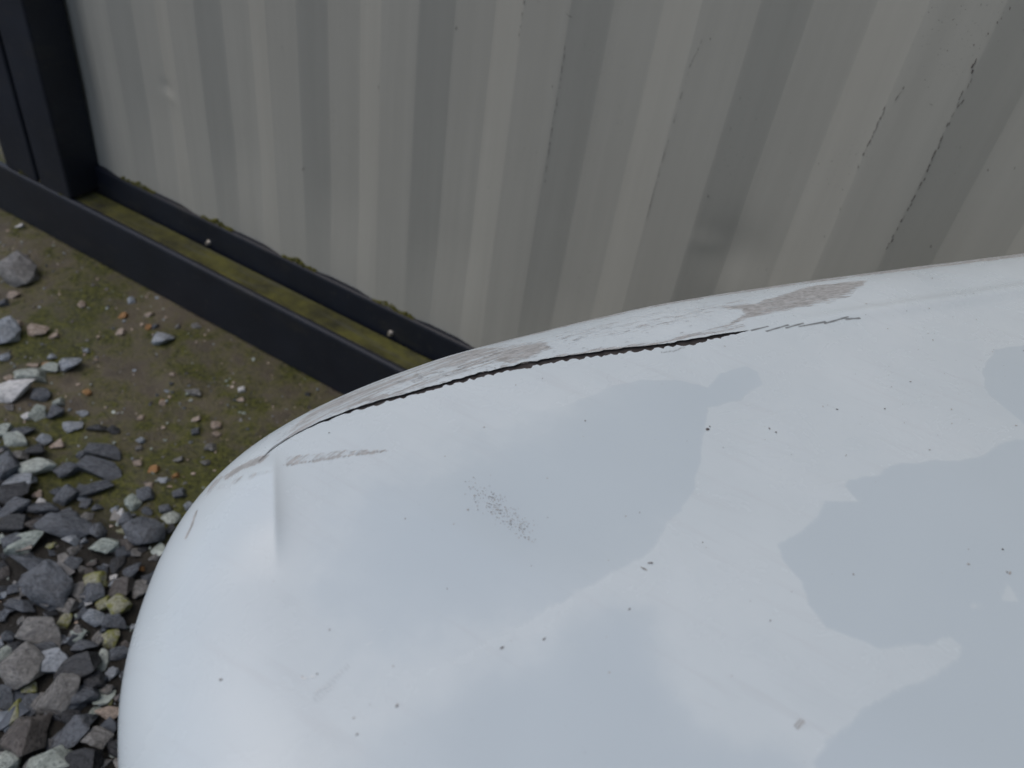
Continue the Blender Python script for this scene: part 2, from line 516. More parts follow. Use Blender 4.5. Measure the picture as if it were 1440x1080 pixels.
# stones that stand out: centre, width, height in the picture, slant, kind, optional description
S = [
    (24, 380, 52, 42, 20, 'pale', 'pale grey angular rock at the left edge, nearest the container corner'),
    (4, 463, 40, 38, 30, 'blue', None), (43, 522, 48, 26, 8, 'green', 'long pale green rounded stone lying in the moss near the left edge'),
    (95, 507, 28, 22, 0, 'blue', None), (70, 511, 22, 14, 0, 'green', None),
    (229, 470, 27, 24, -10, 'blue', 'lone blue-grey stone on bare mud in front of the dark container rail'),
    (113, 422, 10, 12, 0, 'tan', None), (50, 459, 25, 17, 0, 'tan', None), (74, 463, 12, 10, 0, 'tan', None), (16, 408, 13, 13, 0, 'tan', None),
    (183, 416, 12, 11, 0, 'blue', None), (208, 454, 10, 10, 0, 'orange', None), (172, 437, 11, 10, 0, 'orange', None), (168, 460, 11, 10, 0, 'tan', None),
    (208, 436, 11, 10, 0, 'tan', None), (120, 483, 11, 10, 0, 'blue', None), (62, 506, 10, 10, 0, 'orange', None), (45, 506, 17, 10, 10, 'tan', None),
    (72, 494, 11, 11, 0, 'blue', None), (10, 526, 13, 12, 0, 'tan', None), (3, 420, 14, 13, 0, 'slate', None), (20, 449, 16, 11, 0, 'tan', None), (3, 495, 16, 14, 0, 'blue', None),
    (14, 547, 54, 32, -10, 'white', 'bright white flat stone cut off by the left edge of the view'),
    (55, 550, 25, 20, -15, 'slate', None), (80, 559, 18, 15, 0, 'green', None), (74, 573, 23, 20, -40, 'slate', None), (34, 578, 13, 13, 0, 'white', None),
    (52, 576, 19, 24, 0, 'green', None), (112, 571, 17, 11, 0, 'blue', None), (100, 594, 24, 15, -15, 'blue', None), (136, 596, 32, 14, 5, 'dark', None), (158, 600, 18, 13, 10, 'dark', None),
    (18, 615, 36, 20, 4, 'green', None), (2, 600, 20, 22, 0, 'green', None), (30, 602, 28, 16, 0, 'slate', None), (60, 612, 20, 16, 0, 'blue', None), (78, 617, 20, 13, 0, 'tan', None),
    (48, 629, 30, 18, 0, 'dark', None), (112, 635, 12, 12, 0, 'slate', None), (10, 656, 40, 40, -30, 'slate', None), (50, 655, 48, 22, -20, 'green', None), (28, 638, 26, 16, 15, 'pale', None),
    (145, 634, 44, 21, -12, 'slate', 'smooth slate grey stone tilted against another slate stone beside the white car'), (142, 657, 58, 25, 3, 'slate', None),
    (94, 657, 32, 21, -30, 'slate', None), (28, 674, 36, 19, -5, 'blue', None), (134, 682, 44, 16, -38, 'slate', None), (94, 693, 36, 26, -40, 'slate', None),
    (78, 685, 18, 14, 0, 'slate', None), (14, 694, 44, 28, -20, 'dark', None), (16, 713, 44, 26, -40, 'slate', None), (55, 701, 13, 12, 0, 'white', None), (50, 688, 14, 12, 0, 'tan', None),
    (204, 693, 24, 21, 0, 'slate', None), (136, 709, 13, 14, 0, 'slate', None), (60, 713, 42, 16, 0, 'slate', None), (168, 717, 14, 13, 0, 'white', None), (208, 677, 12, 11, 0, 'tan', None),
    (92, 717, 22, 14, 10, 'slate', None), (192, 645, 14, 12, 0, 'tan', None), (215, 655, 14, 11, 0, 'orange', None), (228, 670, 18, 11, 25, 'blue', None),
    (196, 614, 12, 11, 0, 'blue', None), (196, 580, 9, 8, 0, 'tan', None), (227, 558, 9, 9, 0, 'tan', None), (120, 545, 12, 10, 0, 'orange', None),
    (91, 743, 68, 32, -8, 'slate', 'large flat dark slate lying at a slant in the gravel, left of the white car'), (20, 736, 36, 22, 0, 'dark', None), (50, 740, 28, 19, -20, 'brown', None),
    (34, 765, 48, 26, -20, 'green', None), (20, 760, 30, 20, -10, 'slate', None), (47, 793, 68, 24, 8, 'slate', None), (69, 828, 48, 62, -55, 'slate', 'triangular slate grey stone standing out of the gravel at left'), (203, 749, 42, 50, -60, 'slate', 'flat grey slate stone close beside the white car body'),
    (147, 770, 38, 22, -10, 'green', None), (164, 790, 18, 30, 0, 'dark', None), (134, 814, 36, 24, 8, 'lime', 'yellow-green stone coated with lichen in the gravel beside the car'), (131, 831, 32, 26, 0, 'slate', None),
    (108, 828, 21, 32, 0, 'pale', None), (170, 825, 28, 25, 0, 'brown', None), (196, 825, 23, 27, 0, 'pale', None), (146, 845, 24, 20, -10, 'lime', None), (167, 850, 30, 27, -30, 'lime', None),
    (131, 866, 28, 20, 0, 'blue', None), (160, 871, 28, 19, -10, 'slate', None), (58, 888, 50, 34, -4, 'pale', None), (104, 883, 20, 18, -30, 'pale', None), (138, 890, 18, 26, -30, 'pale', None),
    (154, 893, 22, 24, -30, 'lime', None), (28, 848, 40, 18, 10, 'slate', None), (170, 744, 15, 11, -10, 'lime', None), (184, 739, 12, 11, 0, 'white', None), (71, 765, 14, 11, 20, 'lime', None),
    (187, 800, 26, 20, -60, 'slate', None), (143, 795, 16, 12, 0, 'slate', None), (100, 792, 20, 20, 0, 'slate', None), (20, 822, 16, 22, 40, 'slate', None), (36, 818, 14, 20, 40, 'pale', None), (129, 788, 15, 11, 0, 'brown', None),
    (3, 802, 16, 18, 0, 'brown', None), (160, 808, 13, 12, 0, 'white', None), (198, 795, 10, 10, 0, 'orange', None), (94, 848, 22, 18, 20, 'pale', None), (88, 868, 20, 20, 30, 'lime', None), (112, 857, 22, 14, -30, 'slate', None),
    (31, 938, 52, 50, 20, 'pale', 'blotchy beige and grey stone at the lower left edge'), (75, 930, 38, 30, -20, 'blue', None), (107, 940, 54, 32, -20, 'dark', None), (82, 978, 46, 52, 40, 'pale', 'pale rimmed brownish stone at lower left beside the car'),
    (117, 975, 38, 24, -10, 'slate', None), (140, 925, 16, 34, 0, 'green', None), (152, 977, 9, 12, 0, 'lime', None), (149, 998, 30, 18, -10, 'tan', None), (38, 990, 18, 32, -10, 'slate', None),
    (52, 985, 15, 26, 10, 'pale', None), (20, 998, 20, 34, -20, 'lime', None), (5, 978, 24, 28, 0, 'slate', None), (38, 1030, 50, 54, 10, 'brown', None), (95, 1028, 60, 36, -25, 'slate', None),
    (135, 1036, 36, 28, -20, 'pale', None), (73, 1064, 60, 34, -25, 'green', None), (112, 1073, 46, 34, 0, 'dark', None), (8, 1066, 28, 26, 0, 'green', None), (40, 962, 20, 16, 0, 'lime', None), (132, 955, 26, 24, 0, 'dark', None),
    (2, 915, 16, 34, 20, 'green', None), (60, 906, 44, 16, 0, 'slate', None), (118, 905, 30, 18, 0, 'slate', None), (20, 905, 24, 18, 0, 'dark', None), (100, 1005, 30, 18, 20, 'dark', None),
    (296, 622, 19, 15, 0, 'pale', None), (275, 600, 15, 14, 0, 'slate', None), (275, 583, 14, 12, 0, 'tan', None), (302, 591, 14, 12, 0, 'tan', None), (340, 541, 13, 12, 0, 'white', None), (338, 556, 11, 10, 0, 'tan', None),
    (270, 543, 26, 13, 5, 'pale', None), (274, 452, 16, 9, 0, 'pale', None), (249, 453, 9, 9, 0, 'pale', None), (216, 453, 9, 10, 0, 'slate', None), (303, 604, 13, 10, 0, 'tan', None), (288, 645, 14, 11, 0, 'pale', None), (195, 624, 12, 10, 0, 'pale', None), (26, 312, 11, 11, 0, 'white', None),
    (432, 548, 9, 9, 0, 'dark', None), (242, 520, 10, 8, 0, 'tan', None), (226, 556, 9, 9, 0, 'orange', None), (252, 690, 22, 16, 0, 'slate', None), (250, 640, 14, 12, 0, 'pale', None), (232, 712, 18, 14, 0, 'slate', None), (246, 663, 12, 10, 0, 'orange', None),
]
for (px, py, w, h, ang, kind, lab) in S:
    p = on_z(px, py, .012)
    d = np.linalg.norm(p - CAM)
    sx, sy = w * d / FPX, h * d / FPX * 1.12
    sz = min(sx, sy) * (.62 if max(w, h) < 20 else .55)
    o = put_stone(p[0], p[1], sx * .98, sy * .94, sz, IR - math.radians(ang), kind, sink=.3 if w < 20 else .2, lift=.004 if w > 24 and py > 620 else 0, top=lab is not None)
    if lab: tag(o, lab, 'stone', 'stones lying beside the container')


def gravel_density(x, y):
    """1 in the gravel field, 0 on the bare mossy strip by the rail."""
    k = y - (.46 + .10 * (x + 1.2)) + .16 * (fbm(np.array([x * 3.]), np.array([y * 3.]), 3)[0] - .5) - max(0, -1.25 - x) * .33
    return float(smoothstep(.20, -.10, k))


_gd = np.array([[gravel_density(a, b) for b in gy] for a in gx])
_at = ground.data.attributes.new('gravel_soil_shade', 'FLOAT', 'POINT')
_at.data.foreach_set('value', (smoothstep(.25, .9, _gd)).reshape(-1).astype(np.float32))  # where the soil colour takes on the darkness of gaps between stones
n_fill = 0
for _ in range(20000):
    if n_fill >= 180: break
    x, y = rnd.uniform(-1.9, -.55), rnd.uniform(-.1, .85)
    q = to_px(np.array([x, y, 0.]))
    if not (-40 < q[0] < 330 and 560 < q[1] < 1120): continue
    if rnd.random() > gravel_density(x, y) ** 1.5: continue
    s = rnd.uniform(.014, .032)
    if any((x - a) ** 2 + (y - b) ** 2 < (.45 * s + r * .75) ** 2 for a, b, r in STONES): continue
    put_stone(x, y, s * rnd.uniform(.9, 1.4), s, s * rnd.uniform(.5, .8), rnd.uniform(0, 6.3), rnd.choice(['slate', 'slate', 'dark', 'dark', 'blue', 'green', 'pale', 'brown']), sink=.35)
    n_fill += 1

# the small gravel nobody could count, one mesh per ground of its own
CHEAP = [rock_mesh(300 + k, 9 + k % 4, True) for k in range(10)]
CV = [np.array([v.co[:] for v in me.vertices]) for me in CHEAP]
CF = [[tuple(p.vertices) for p in me.polygons] for me in CHEAP]


def scatter(name, spots, mats, label, cat):
    V, F, MI, off = [], [], [], 0
    for (x, y, s, flat, mi, dz) in spots:
        k = rnd.randrange(10)
        a = rnd.uniform(0, 6.3)
        ca, sa = math.cos(a), math.sin(a)
        v = CV[k] * np.array([s * rnd.uniform(.9, 1.5), s, s * flat])
        ty = rnd.uniform(-.4, .4)
        v = v @ np.array([[ca, sa, 0], [-sa, ca, 0], [0, 0, 1]]) @ np.array([[math.cos(ty), 0, math.sin(ty)], [0, 1, 0], [-math.sin(ty), 0, math.cos(ty)]])
        V.append(v + np.array([x, y, gz(x, y) + dz]))
        F += [tuple(i + off for i in q) for q in CF[k]]
        MI += [mi] * len(CF[k])
        off += len(v)
    me = bpy.data.meshes.new(name)
    me.from_pydata(np.concatenate(V).tolist(), [], F)
    for m in mats: me.materials.append(M[m])
    me.polygons.foreach_set('material_index', MI)
    me.update()
    o = link(name, me, None)
    return tag(o, label, cat, None, 'stuff')


sp = []
for _ in range(9000):
    x, y = rnd.uniform(-3.4, .9), rnd.uniform(-.9, 1.03)
    near = -2.0 < x < -.4 and y > -.1
    if not near and rnd.random() < .45: continue
    if rnd.random() < gravel_density(x, y) ** 1.6:
        s = rnd.choice([.008, .012, .016, .022, .030]) * rnd.uniform(.8, 1.25)
        if not near: s *= 1.6
        sp.append((x, y, s, rnd.uniform(.45, .8), rnd.choice([0, 0, 0, 1, 1, 1, 2, 3, 4, 5]), s * .08))
for _ in range(1500):
    x, y = rnd.uniform(-2.4, -.4), rnd.uniform(.2, 1.06)
    s = rnd.choice([.003, .004, .005, .007]) * rnd.uniform(.8, 1.3)
    sp.append((x, y, s, rnd.uniform(.5, .9), rnd.choice([0, 2, 3, 4, 5, 6, 6]), s * .1))
scatter('gravel', sp, ['slate', 'dark', 'blue', 'green', 'pale', 'brown', 'tan'], 'small grey gravel and grit filling the ground between the stones', 'gravel')

# ------------------------------------------------------------------ shipping container
YW0, YW1 = 1.162, 1.179          # outer and inner faces of the corrugated wall
PER = .2775
cont = empty('shipping_container', (0, 1.15, 0))
cont.location = (0, 0, 0)
tag(cont, 'off-white corrugated shipping container with dark navy steel frame and mossy bottom rail', 'container')

XL, XR = -1.93, 3.9
xs = [XL]
x = XL
prof_x = []
edges = []
x0 = -.006
k = -8
while True:
    b = x0 + k * PER
    edges += [(b, YW0), (b + .062, YW1), (b + .062 + .076, YW1), (b + .062 + .076 + .060, YW0)]
    k += 1
    if b > XR + .4: break
ex = np.array([e[0] for e in edges])
ey = np.array([e[1] for e in edges])
wx = np.unique(np.concatenate([np.linspace(XL, .8, 250), np.linspace(.8, XR, 60), np.repeat(ex[(ex > XL) & (ex < XR)], 2) + np.tile([-.0008, .0008], ((ex > XL) & (ex < XR)).sum())]))
wz = np.concatenate([np.linspace(.2195, .262, 8)[:-1], np.linspace(.262, 1.35, 120), np.linspace(1.4, 2.45, 8)])
WX, WZ = np.meshgrid(wx, wz, indexing='ij')
WY = np.interp(WX, ex, ey)
WY = YW0 - .001 + (WY - YW0 + .001) * (.55 + .45 * smoothstep(.22, .45, WZ))      # pockets grow shallow at the sill


def dent(px, py, rx, rz, dep):
    global WY
    p = on_y(px, py, YW0)
    WY = WY + dep * np.exp(-((WX - p[0]) / rx) ** 2 - ((WZ - p[2]) / rz) ** 2)


dent(1030, 360, .05, .05, .006)
dent(990, 345, .025, .015, -.002)
dent(229, 128, .022, .016, .004)
dent(233, 137, .02, .012, -.004)
WY = WY + (fbm(WX * 3, WZ * .8, 2) - .5) * .003
grid_mesh('corrugated_wall', np.stack([WX, WY, WZ], -1), None, M['wall'], cont, flip=True)

prism('bottom_rail', [(1.07, .0), (1.07, .146), (1.0715, .151), (1.075, .1545), (1.080, .155), (1.084, .1535), (1.086, .149), (1.086, .02), (1.14, .02), (1.14, 0)], -2.35, XR + .1, M['navy'], cont)
prism('channel_floor', [(1.0865, .13), (1.0865, .1495), (1.11, .1485), (1.146, .150), (1.149, .147), (1.149, .13)], -1.85, XR, M['channel'], cont)
prism('wall_sill', [(1.156, .10), (1.156, .214), (1.1575, .2185), (1.161, .2205), (1.21, .2205), (1.21, .10)], -1.86, XR, M['navy'], cont)
# corner post in two flanges with a gap between them
prism_post = [('corner_post', -1.953, -1.834, 1.072), ('post_flange', -2.098, -1.968, 1.0735)]
for nm, a, b, y in prism_post:
    box(nm, (a, y, .1555), (b, y + .10, 2.52), M['navy'], cont, .006)
box('post_web', (-2.06, 1.115, .157), (-1.90, 1.20, 2.5), M['navy'], cont, .002)
box('top_rail', (-2.07, 1.085, 2.44), (XR + .1, 1.21, 2.56), M['navy'], cont, .004)
box('end_wall', (-2.03, 1.21, .12), (-1.99, 3.5, 2.5), M['navy'], cont, .004)
box('roof', (-2.06, 1.13, 2.565), (XR + .09, 3.55, 2.6), M['wall'], cont, .004)
box('end_frame', (-2.12, 1.27, .0), (-1.98, 3.5, .15), M['navy'], cont, .004)


def screw(px, py):
    p = on_y(px, py, 1.154)
    bm = bmesh.new()
    bmesh.ops.create_cone(bm, cap_ends=True, segments=12, radius1=.0075, radius2=.0055, depth=.005)
    bmesh.ops.translate(bm, verts=bm.verts, vec=(0, 0, .0025))
    bmesh.ops.create_cone(bm, cap_ends=True, segments=6, radius1=.0048, radius2=.0042, depth=.005, matrix=Matrix.Translation((0, 0, .007)))
    bmesh.ops.rotate(bm, verts=bm.verts, cent=(0, 0, 0), matrix=Matrix.Rotation(math.pi / 2, 3, 'X'))
    bmesh.ops.translate(bm, verts=bm.verts, vec=(p[0], 1.1565, max(p[2], .160)))
    from_bm('screw', bm, M['screw'], cont)


screw(293, 343)
screw(549, 469)


def moss_clump(cx, L, seed, y0=1.160, z0=.2205, dy=.022, hz=.016, n=900):
    r = random.Random(seed)
    bm = bmesh.new()
    for _ in range(n):
        u = r.uniform(-1, 1)
        w = (1 - u * u) ** .7 * (.7 + .3 * math.sin(u * 6 + seed))
        p = Vector((cx + u * L / 2, y0 + r.uniform(0, dy), z0 + r.uniform(0, 1) * hz * max(.1, w)))
        s = r.uniform(.0012, .0032)
        m = Matrix.Translation(p) @ Matrix.Rotation(r.uniform(0, 6.3), 4, Vector((r.random(), r.random(), r.random() + .01)).normalized())
        bmesh.ops.create_cone(bm, cap_ends=True, segments=4, radius1=s, radius2=s * .3, depth=s * 1.7, matrix=m)
    o = from_bm('moss', bm, M['moss'], cont)
    tag(o, None, None, None, 'stuff')


for i, (px, py, L) in enumerate([(186, 257, .12), (298, 308, .10), (415, 366, .10), (548, 434, .11)]):
    p = on_y(px, py, 1.15)
    moss_clump(p[0], L, i)
for i, (px, py) in enumerate([(100, 272), (48, 240)]):
    p = on_z(px, py, .157)
    moss_clump(p[0], .04, 20 + i, 1.074, .155, .02, .018, 70)

# small paint chips and rust scratches on the wall: thin flakes of bare metal
cv, cf = [], []


def chip_strip(pts, w, seed, gap=.25):
    """Broken dark line along picture points, laid on the wall face."""
    r = random.Random(seed)
    P = [on_y(px, py, YW0) for px, py in pts]
    for a, b in zip(P[:-1], P[1:]):
        L = np.linalg.norm(b - a)
        n = max(1, int(L / .006))
        for i in range(n):
            if r.random() < gap: continue
            u0, u1 = i / n, (i + r.uniform(.6, 1.05)) / n
            A, B = a + (b - a) * u0, a + (b - a) * u1
            ww = w * .65 * r.uniform(.3, 1.1)
            j = r.uniform(-.4, .4) * w
            q = []
            for pt, s in ((A, -.5), (B, -.5), (B, .5), (A, .5)):
                xx = pt[0] + j + s * ww * r.uniform(.5, 1)
                zz = pt[2]
                yy = np.interp(xx, ex, ey)
                iz = int(np.argmin(abs(wz - zz)))
                yy = np.interp(xx, wx, WY[:, iz])
                v = np.array([xx, yy, zz]) - CAM
                q.append((xx, yy - .0012, zz))
            cf.append(tuple(range(len(cv), len(cv) + 4)))
            cv.extend(q)


chip_strip([(738, 0), (730, 52)], .0022, 1, .1)
chip_strip([(755, 0), (761, 4)], .004, 2, 0)
chip_strip([(796, 19), (805, 25)], .006, 3, 0)
chip_strip([(803, 30), (795, 65), (788, 115), (780, 160), (773, 205), (765, 262)], .0017, 4, .45)
chip_strip([(960, 128), (944, 185), (925, 250), (908, 315)], .0012, 5, .35)
chip_strip([(988, 55), (970, 95), (960, 130)], .0012, 6, .5)
chip_strip([(1015, 82), (1032, 90)], .0015, 7, .2)
chip_strip([(1372, 82), (1363, 105)], .006, 8, 0)
chip_strip([(1366, 110), (1355, 140), (1338, 165), (1320, 205), (1300, 250), (1278, 292), (1258, 330), (1243, 357)], .0026, 9, .35)
chip_strip([(1358, 120), (1345, 150), (1330, 180), (1310, 220)], .0016, 14, .6)
chip_strip([(1272, 122), (1255, 148)], .0016, 15, .5)
chip_strip([(1245, 150), (1228, 190), (1212, 220)], .0022, 10, .1)
chip_strip([(1308, 146), (1312, 148)], .006, 11, 0)
chip_strip([(533, 120), (533, 126)], .003, 12, 0)
chip_strip([(427, 235), (425, 241)], .004, 13, 0)
for i, (px, py) in enumerate([(1028, 180), (1040, 137), (1160, 332), (1182, 292), (1208, 233), (1350, 208), (1387, 243), (1000, 53), (996, 275), (1073, 384), (778, 120), (1408, 24), (1390, 46), (1420, 10), (1370, 62), (1440, 40), (1403, 30), (1380, 5), (397, 65), (635, 40), (1425, 240), (1308, 350)]):
    chip_strip([(px, py), (px - 1, py + 4)], .0025, 40 + i, 0)
o = from_data('paint_chips', cv, cf, M['chip'], cont)
tag(o, None, None, None, 'stuff')

# ------------------------------------------------------------------ white car: bonnet corner
car = empty('car', (0, 0, 0))
tag(car, 'white car body corner in the foreground, cracked and scraped along its far edge', 'car')
EA, EB = .085, .05                 # half axes of the rounded rim


def zc_of(x, y):                   # height of the rim's centre line; the top lies EB above it
    return .852 + .05 * (x + .2) + .02 * (y - .3) - .12 * np.maximum(0, .55 - y) ** 2


SIL = [(1700, 326), (1560, 340), (1440, 355), (1320, 369), (1200, 385), (1080, 401), (950, 422), (850, 443), (750, 467), (650, 493), (560, 523), (490, 550), (430, 578), (370, 611), (310, 655),
       (265, 702), (230, 759), (200, 825), (180, 882), (166, 938), (159, 990), (157, 1040), (160, 1085), (166, 1130)]
P = np.array([on_z(px, py, .885) for px, py in SIL])
for _ in range(12):
    T = np.gradient(P[:, :2], axis=0)
    T /= np.linalg.norm(T, axis=1, keepdims=True)
    OUT = np.stack([-T[:, 1], T[:, 0]], 1) * -1            # left of travel reversed -> away from the car
    OUT *= np.sign(((P[:, :2] - np.array([.3, .3])) * OUT).sum(1, keepdims=True))
    newP = P.copy()
    C = P.copy()
    for i, (px, py) in enumerate(SIL):
        v = ray(px, py)
        vo = float(v[:2] @ OUT[i])
        nx_, nz_ = -v[2], vo                                # normal across the view ray in the section plane
        ln = math.hypot(nx_, nz_)
        nx_, nz_ = nx_ / ln, nz_ / ln
        if nz_ < 0: nz_ = 0
        h = math.sqrt((EA * nx_) ** 2 + (EB * nz_) ** 2)
        c2 = P[i, :2] - OUT[i] * EA ** 2 * nx_ / h
        zc = float(zc_of(c2[0], c2[1]))
        zt = zc + EB ** 2 * nz_ / h
        newP[i] = CAM + v * ((zt - CAM[2]) / v[2])
        C[i] = (*(newP[i, :2] - OUT[i] * EA ** 2 * nx_ / h), zc)
    P = newP
rim = C[:, :2]
d_end = rim[-1] - rim[-2]
# beyond the view the outline runs on: along the wall on the far side, along the near side of the car
far = [np.array([.83, .985]), np.array([.62, .975]), np.array([.40, .945]), np.array([.27, .90])]
far = [p for p in far if p[0] > rim[0][0] + .05]
e = rim[-1]
near = [e + np.array([.06, -.05]), e + np.array([.18, -.16]), e + np.array([.34, -.35]), e + np.array([.56, -.68]), e + np.array([.80, -1.05]), e + np.array([1.02, -1.38])]
ctrl = np.array(far + list(rim) + near)


def resample(pts, step):
    """Catmull-Rom through pts, then even arc length."""
    p = np.vstack([2 * pts[0] - pts[1], pts, 2 * pts[-1] - pts[-2]])
    out = []
    for i in range(1, len(p) - 2):
        t = np.linspace(0, 1, 40, endpoint=False)[:, None]
        a, b, c_, d = p[i - 1], p[i], p[i + 1], p[i + 2]
        out.append(.5 * (2 * b + (c_ - a) * t + (2 * a - 5 * b + 4 * c_ - d) * t ** 2 + (3 * b - a - 3 * c_ + d) * t ** 3))
    out = np.vstack(out + [pts[-1:]])
    L = np.concatenate([[0], np.cumsum(np.linalg.norm(np.diff(out, axis=0), axis=1))])
    n = int(L[-1] / step)
    s = np.linspace(0, L[-1], n)
    return np.stack([np.interp(s, L, out[:, k]) for k in range(2)], 1), s


RIM, SARC = resample(ctrl, .0012)
ker = np.ones(41) / 41                                       # soften the small kinks of the trace
RIMs = np.stack([np.convolve(np.pad(RIM[:, k], 20, mode='reflect', reflect_type='odd'), ker, 'valid') for k in range(2)], 1)
RIM = RIMs
NS = len(RIM)
T = np.gradient(RIM, axis=0)
T /= np.linalg.norm(T, axis=1, keepdims=True)
OUT = np.stack([-T[:, 1], T[:, 0]], 1)
OUT *= np.sign(((RIM[NS // 2] - np.array([.3, .3])) @ OUT[NS // 2]))
# every row runs from the rim to a line at the added cab's foot
u = np.linspace(0, 1, NS)
QX = np.full(NS, .83)
QY = .72 + (-1.3 - .72) * u ** 1.6 
Q = np.stack([QX, QY], 1)
LEN = np.linalg.norm(Q - RIM, axis=1)
INW = (Q - RIM) / LEN[:, None]


def row_xy(tau):
    """tau (NS, m): negative out over the rim, positive inwards."""
    tn = np.minimum(tau, 0)[..., None]
    tp = np.maximum(tau, 0)[..., None]
    return RIM[:, None] - tn * OUT[:, None] + tp * INW[:, None]


def top_z(tau, xy):
    s = np.clip(np.minimum(tau, 0) / EA, -1, 0)
    zc = zc_of(xy[..., 0], xy[..., 1])
    return zc + EB * np.sqrt(np.maximum(0, 1 - s * s))


# a first coarse grid to find where picture points fall on the panel
tau0 = np.concatenate([-EA * np.cos(np.linspace(0, math.pi / 2, 60)), np.linspace(.002, .70, 260)])
tau0 = np.minimum(np.tile(tau0, (NS, 1)), LEN[:, None])[::2]
_keep = (RIM, OUT, INW)
xy0 = RIM[::2, None] - np.minimum(tau0, 0)[..., None] * OUT[::2, None] + np.maximum(tau0, 0)[..., None] * INW[::2, None]
P0 = np.concatenate([xy0, top_z(tau0, xy0)[..., None]], -1)
PX0 = to_px(P0)
N0 = np.cross(np.gradient(P0, axis=0), np.gradient(P0, axis=1))
N0 *= np.sign(N0[..., 2].mean())
face = ((N0 * (P0 - CAM)).sum(-1) < 0).reshape(-1)            # leave out what lies round the back of the rim
flatPX, flatP, flatT = PX0.reshape(-1, 2)[face], P0.reshape(-1, 3)[face], tau0.reshape(-1)[face]
flatS = np.repeat(np.arange(0, NS, 2), tau0.shape[1])[face]


KD = kdtree.KDTree(len(flatPX))
for _i, _p in enumerate(flatPX.tolist()): KD.insert((_p[0], _p[1], 0), _i)
KD.balance()


def on_car(px, py):
    """Point of the panel seen at a picture point: (x, y, z), row, tau."""
    hit = KD.find_n((px, py, 0), 3)
    k = np.array([h[1] for h in hit])
    d = np.array([h[2] for h in hit]) ** 2
    w = 1 / (d + .05)
    w /= w.sum()
    return (flatP[k] * w[:, None]).sum(0), float((flatS[k] * w).sum()), float((flatT[k] * w).sum())


# crack: centre line and width in picture pixels
CR = [(372, 643, .6), (382, 631, 1), (400, 618, 1.2), (425, 606, 2.2), (470, 587, 4), (520, 570, 5), (580, 553, 5.5), (640, 537, 6), (668, 529, 7), (674, 528, 11), (680, 527, 7), (705, 521, 7), (725, 517, 8), (734, 516, 13), (744, 514, 12), (752, 511, 7),
      (790, 505, 8), (830, 500, 8), (880, 493, 9), (930, 487, 9), (952, 485, 10), (958, 484, 15), (975, 482, 13), (988, 478, 8), (1005, 475, 7), (1025, 471, 5), (1042, 468, 3), (1053, 465.5, .5)]
cr = [(*on_car(px, py)[1:], w) for px, py, w in CR]
cr.sort()
cs = np.array([c[0] for c in cr])
ct = np.array([c[1] for c in cr])
cw = np.array([c[2] for c in cr])
rows = np.arange(NS)
tc = np.interp(rows, cs, ct)
tc = np.convolve(np.pad(tc, 15, mode='edge'), np.ones(31) / 31, 'valid')
wpx = np.interp(rows, cs, cw, left=0, right=0)
mid = row_xy(tc[:, None])[:, 0]
Pm = np.concatenate([mid, top_z(tc[:, None], mid[:, None])[:, 0][:, None]], 1)
eps = .004
m2 = row_xy(tc[:, None] + eps)[:, 0]
Pm2 = np.concatenate([m2, top_z(tc[:, None] + eps, m2[:, None])[:, 0][:, None]], 1)
pxper = np.linalg.norm(to_px(Pm2) - to_px(Pm), axis=1) / eps          # picture pixels per metre across the crack
wid = .85 * wpx / np.maximum(pxper, 300)
saw = ((SARC / .009 + .35 * np.sin(SARC * 90) + .8 * vnoise(SARC * 60, SARC * 0)) % 1.0)
jag = (vnoise(SARC * 420, SARC * 0) - .5)
wl = wid * .52 + (.0022 * (saw - .5) + jag * .0022) * smoothstep(.0008, .003, wid)
wu = wid * .48 + (fbm(SARC * 200 + 50, SARC * 0, 3) - .5) * .0022 * (wid > .0012)
openc = wid > .0004
t1 = tc - np.where(openc, np.maximum(wu, .0001), .00002)
t2 = tc + np.where(openc, np.maximum(wl, .0001), .00002)

# final grid: side wall, rim up to the crack, crack, top
NA, NB = 130, 420
ra = np.linspace(0, 1, NA)
ang = np.arccos(np.clip(-t1 / EA, -1, 1))
TA = np.where((t1 < 0)[:, None], 0, 0)
th = ra[None] ** 1.0
# even steps in an angle-like parameter that is also fine when the crack lies inwards of the rim
tA = -EA + (t1 + EA)[:, None] * (.5 * (1 - np.cos(th * math.pi / 2)) + .5 * th ** 1.5)
tA[:, 0] = -EA
rb = np.linspace(0, 1, NB)
rb = .45 * rb + .55 * rb ** 2
tB = t2[:, None] + (LEN - t2)[:, None] * rb[None]
tau = np.concatenate([tA, tB], 1)
XY = row_xy(tau)
Z = top_z(tau, XY)
G = np.concatenate([XY, Z[..., None]], -1)


def pl(px, py): return on_car(px, py)[0][:2]


def seg_dist(xy, a, b):
    a, b = np.asarray(a), np.asarray(b)
    ab = b - a
    t = np.clip(((xy - a) @ ab) / (ab @ ab), 0, 1)
    return np.linalg.norm(xy - (a + t[..., None] * ab), axis=-1), t


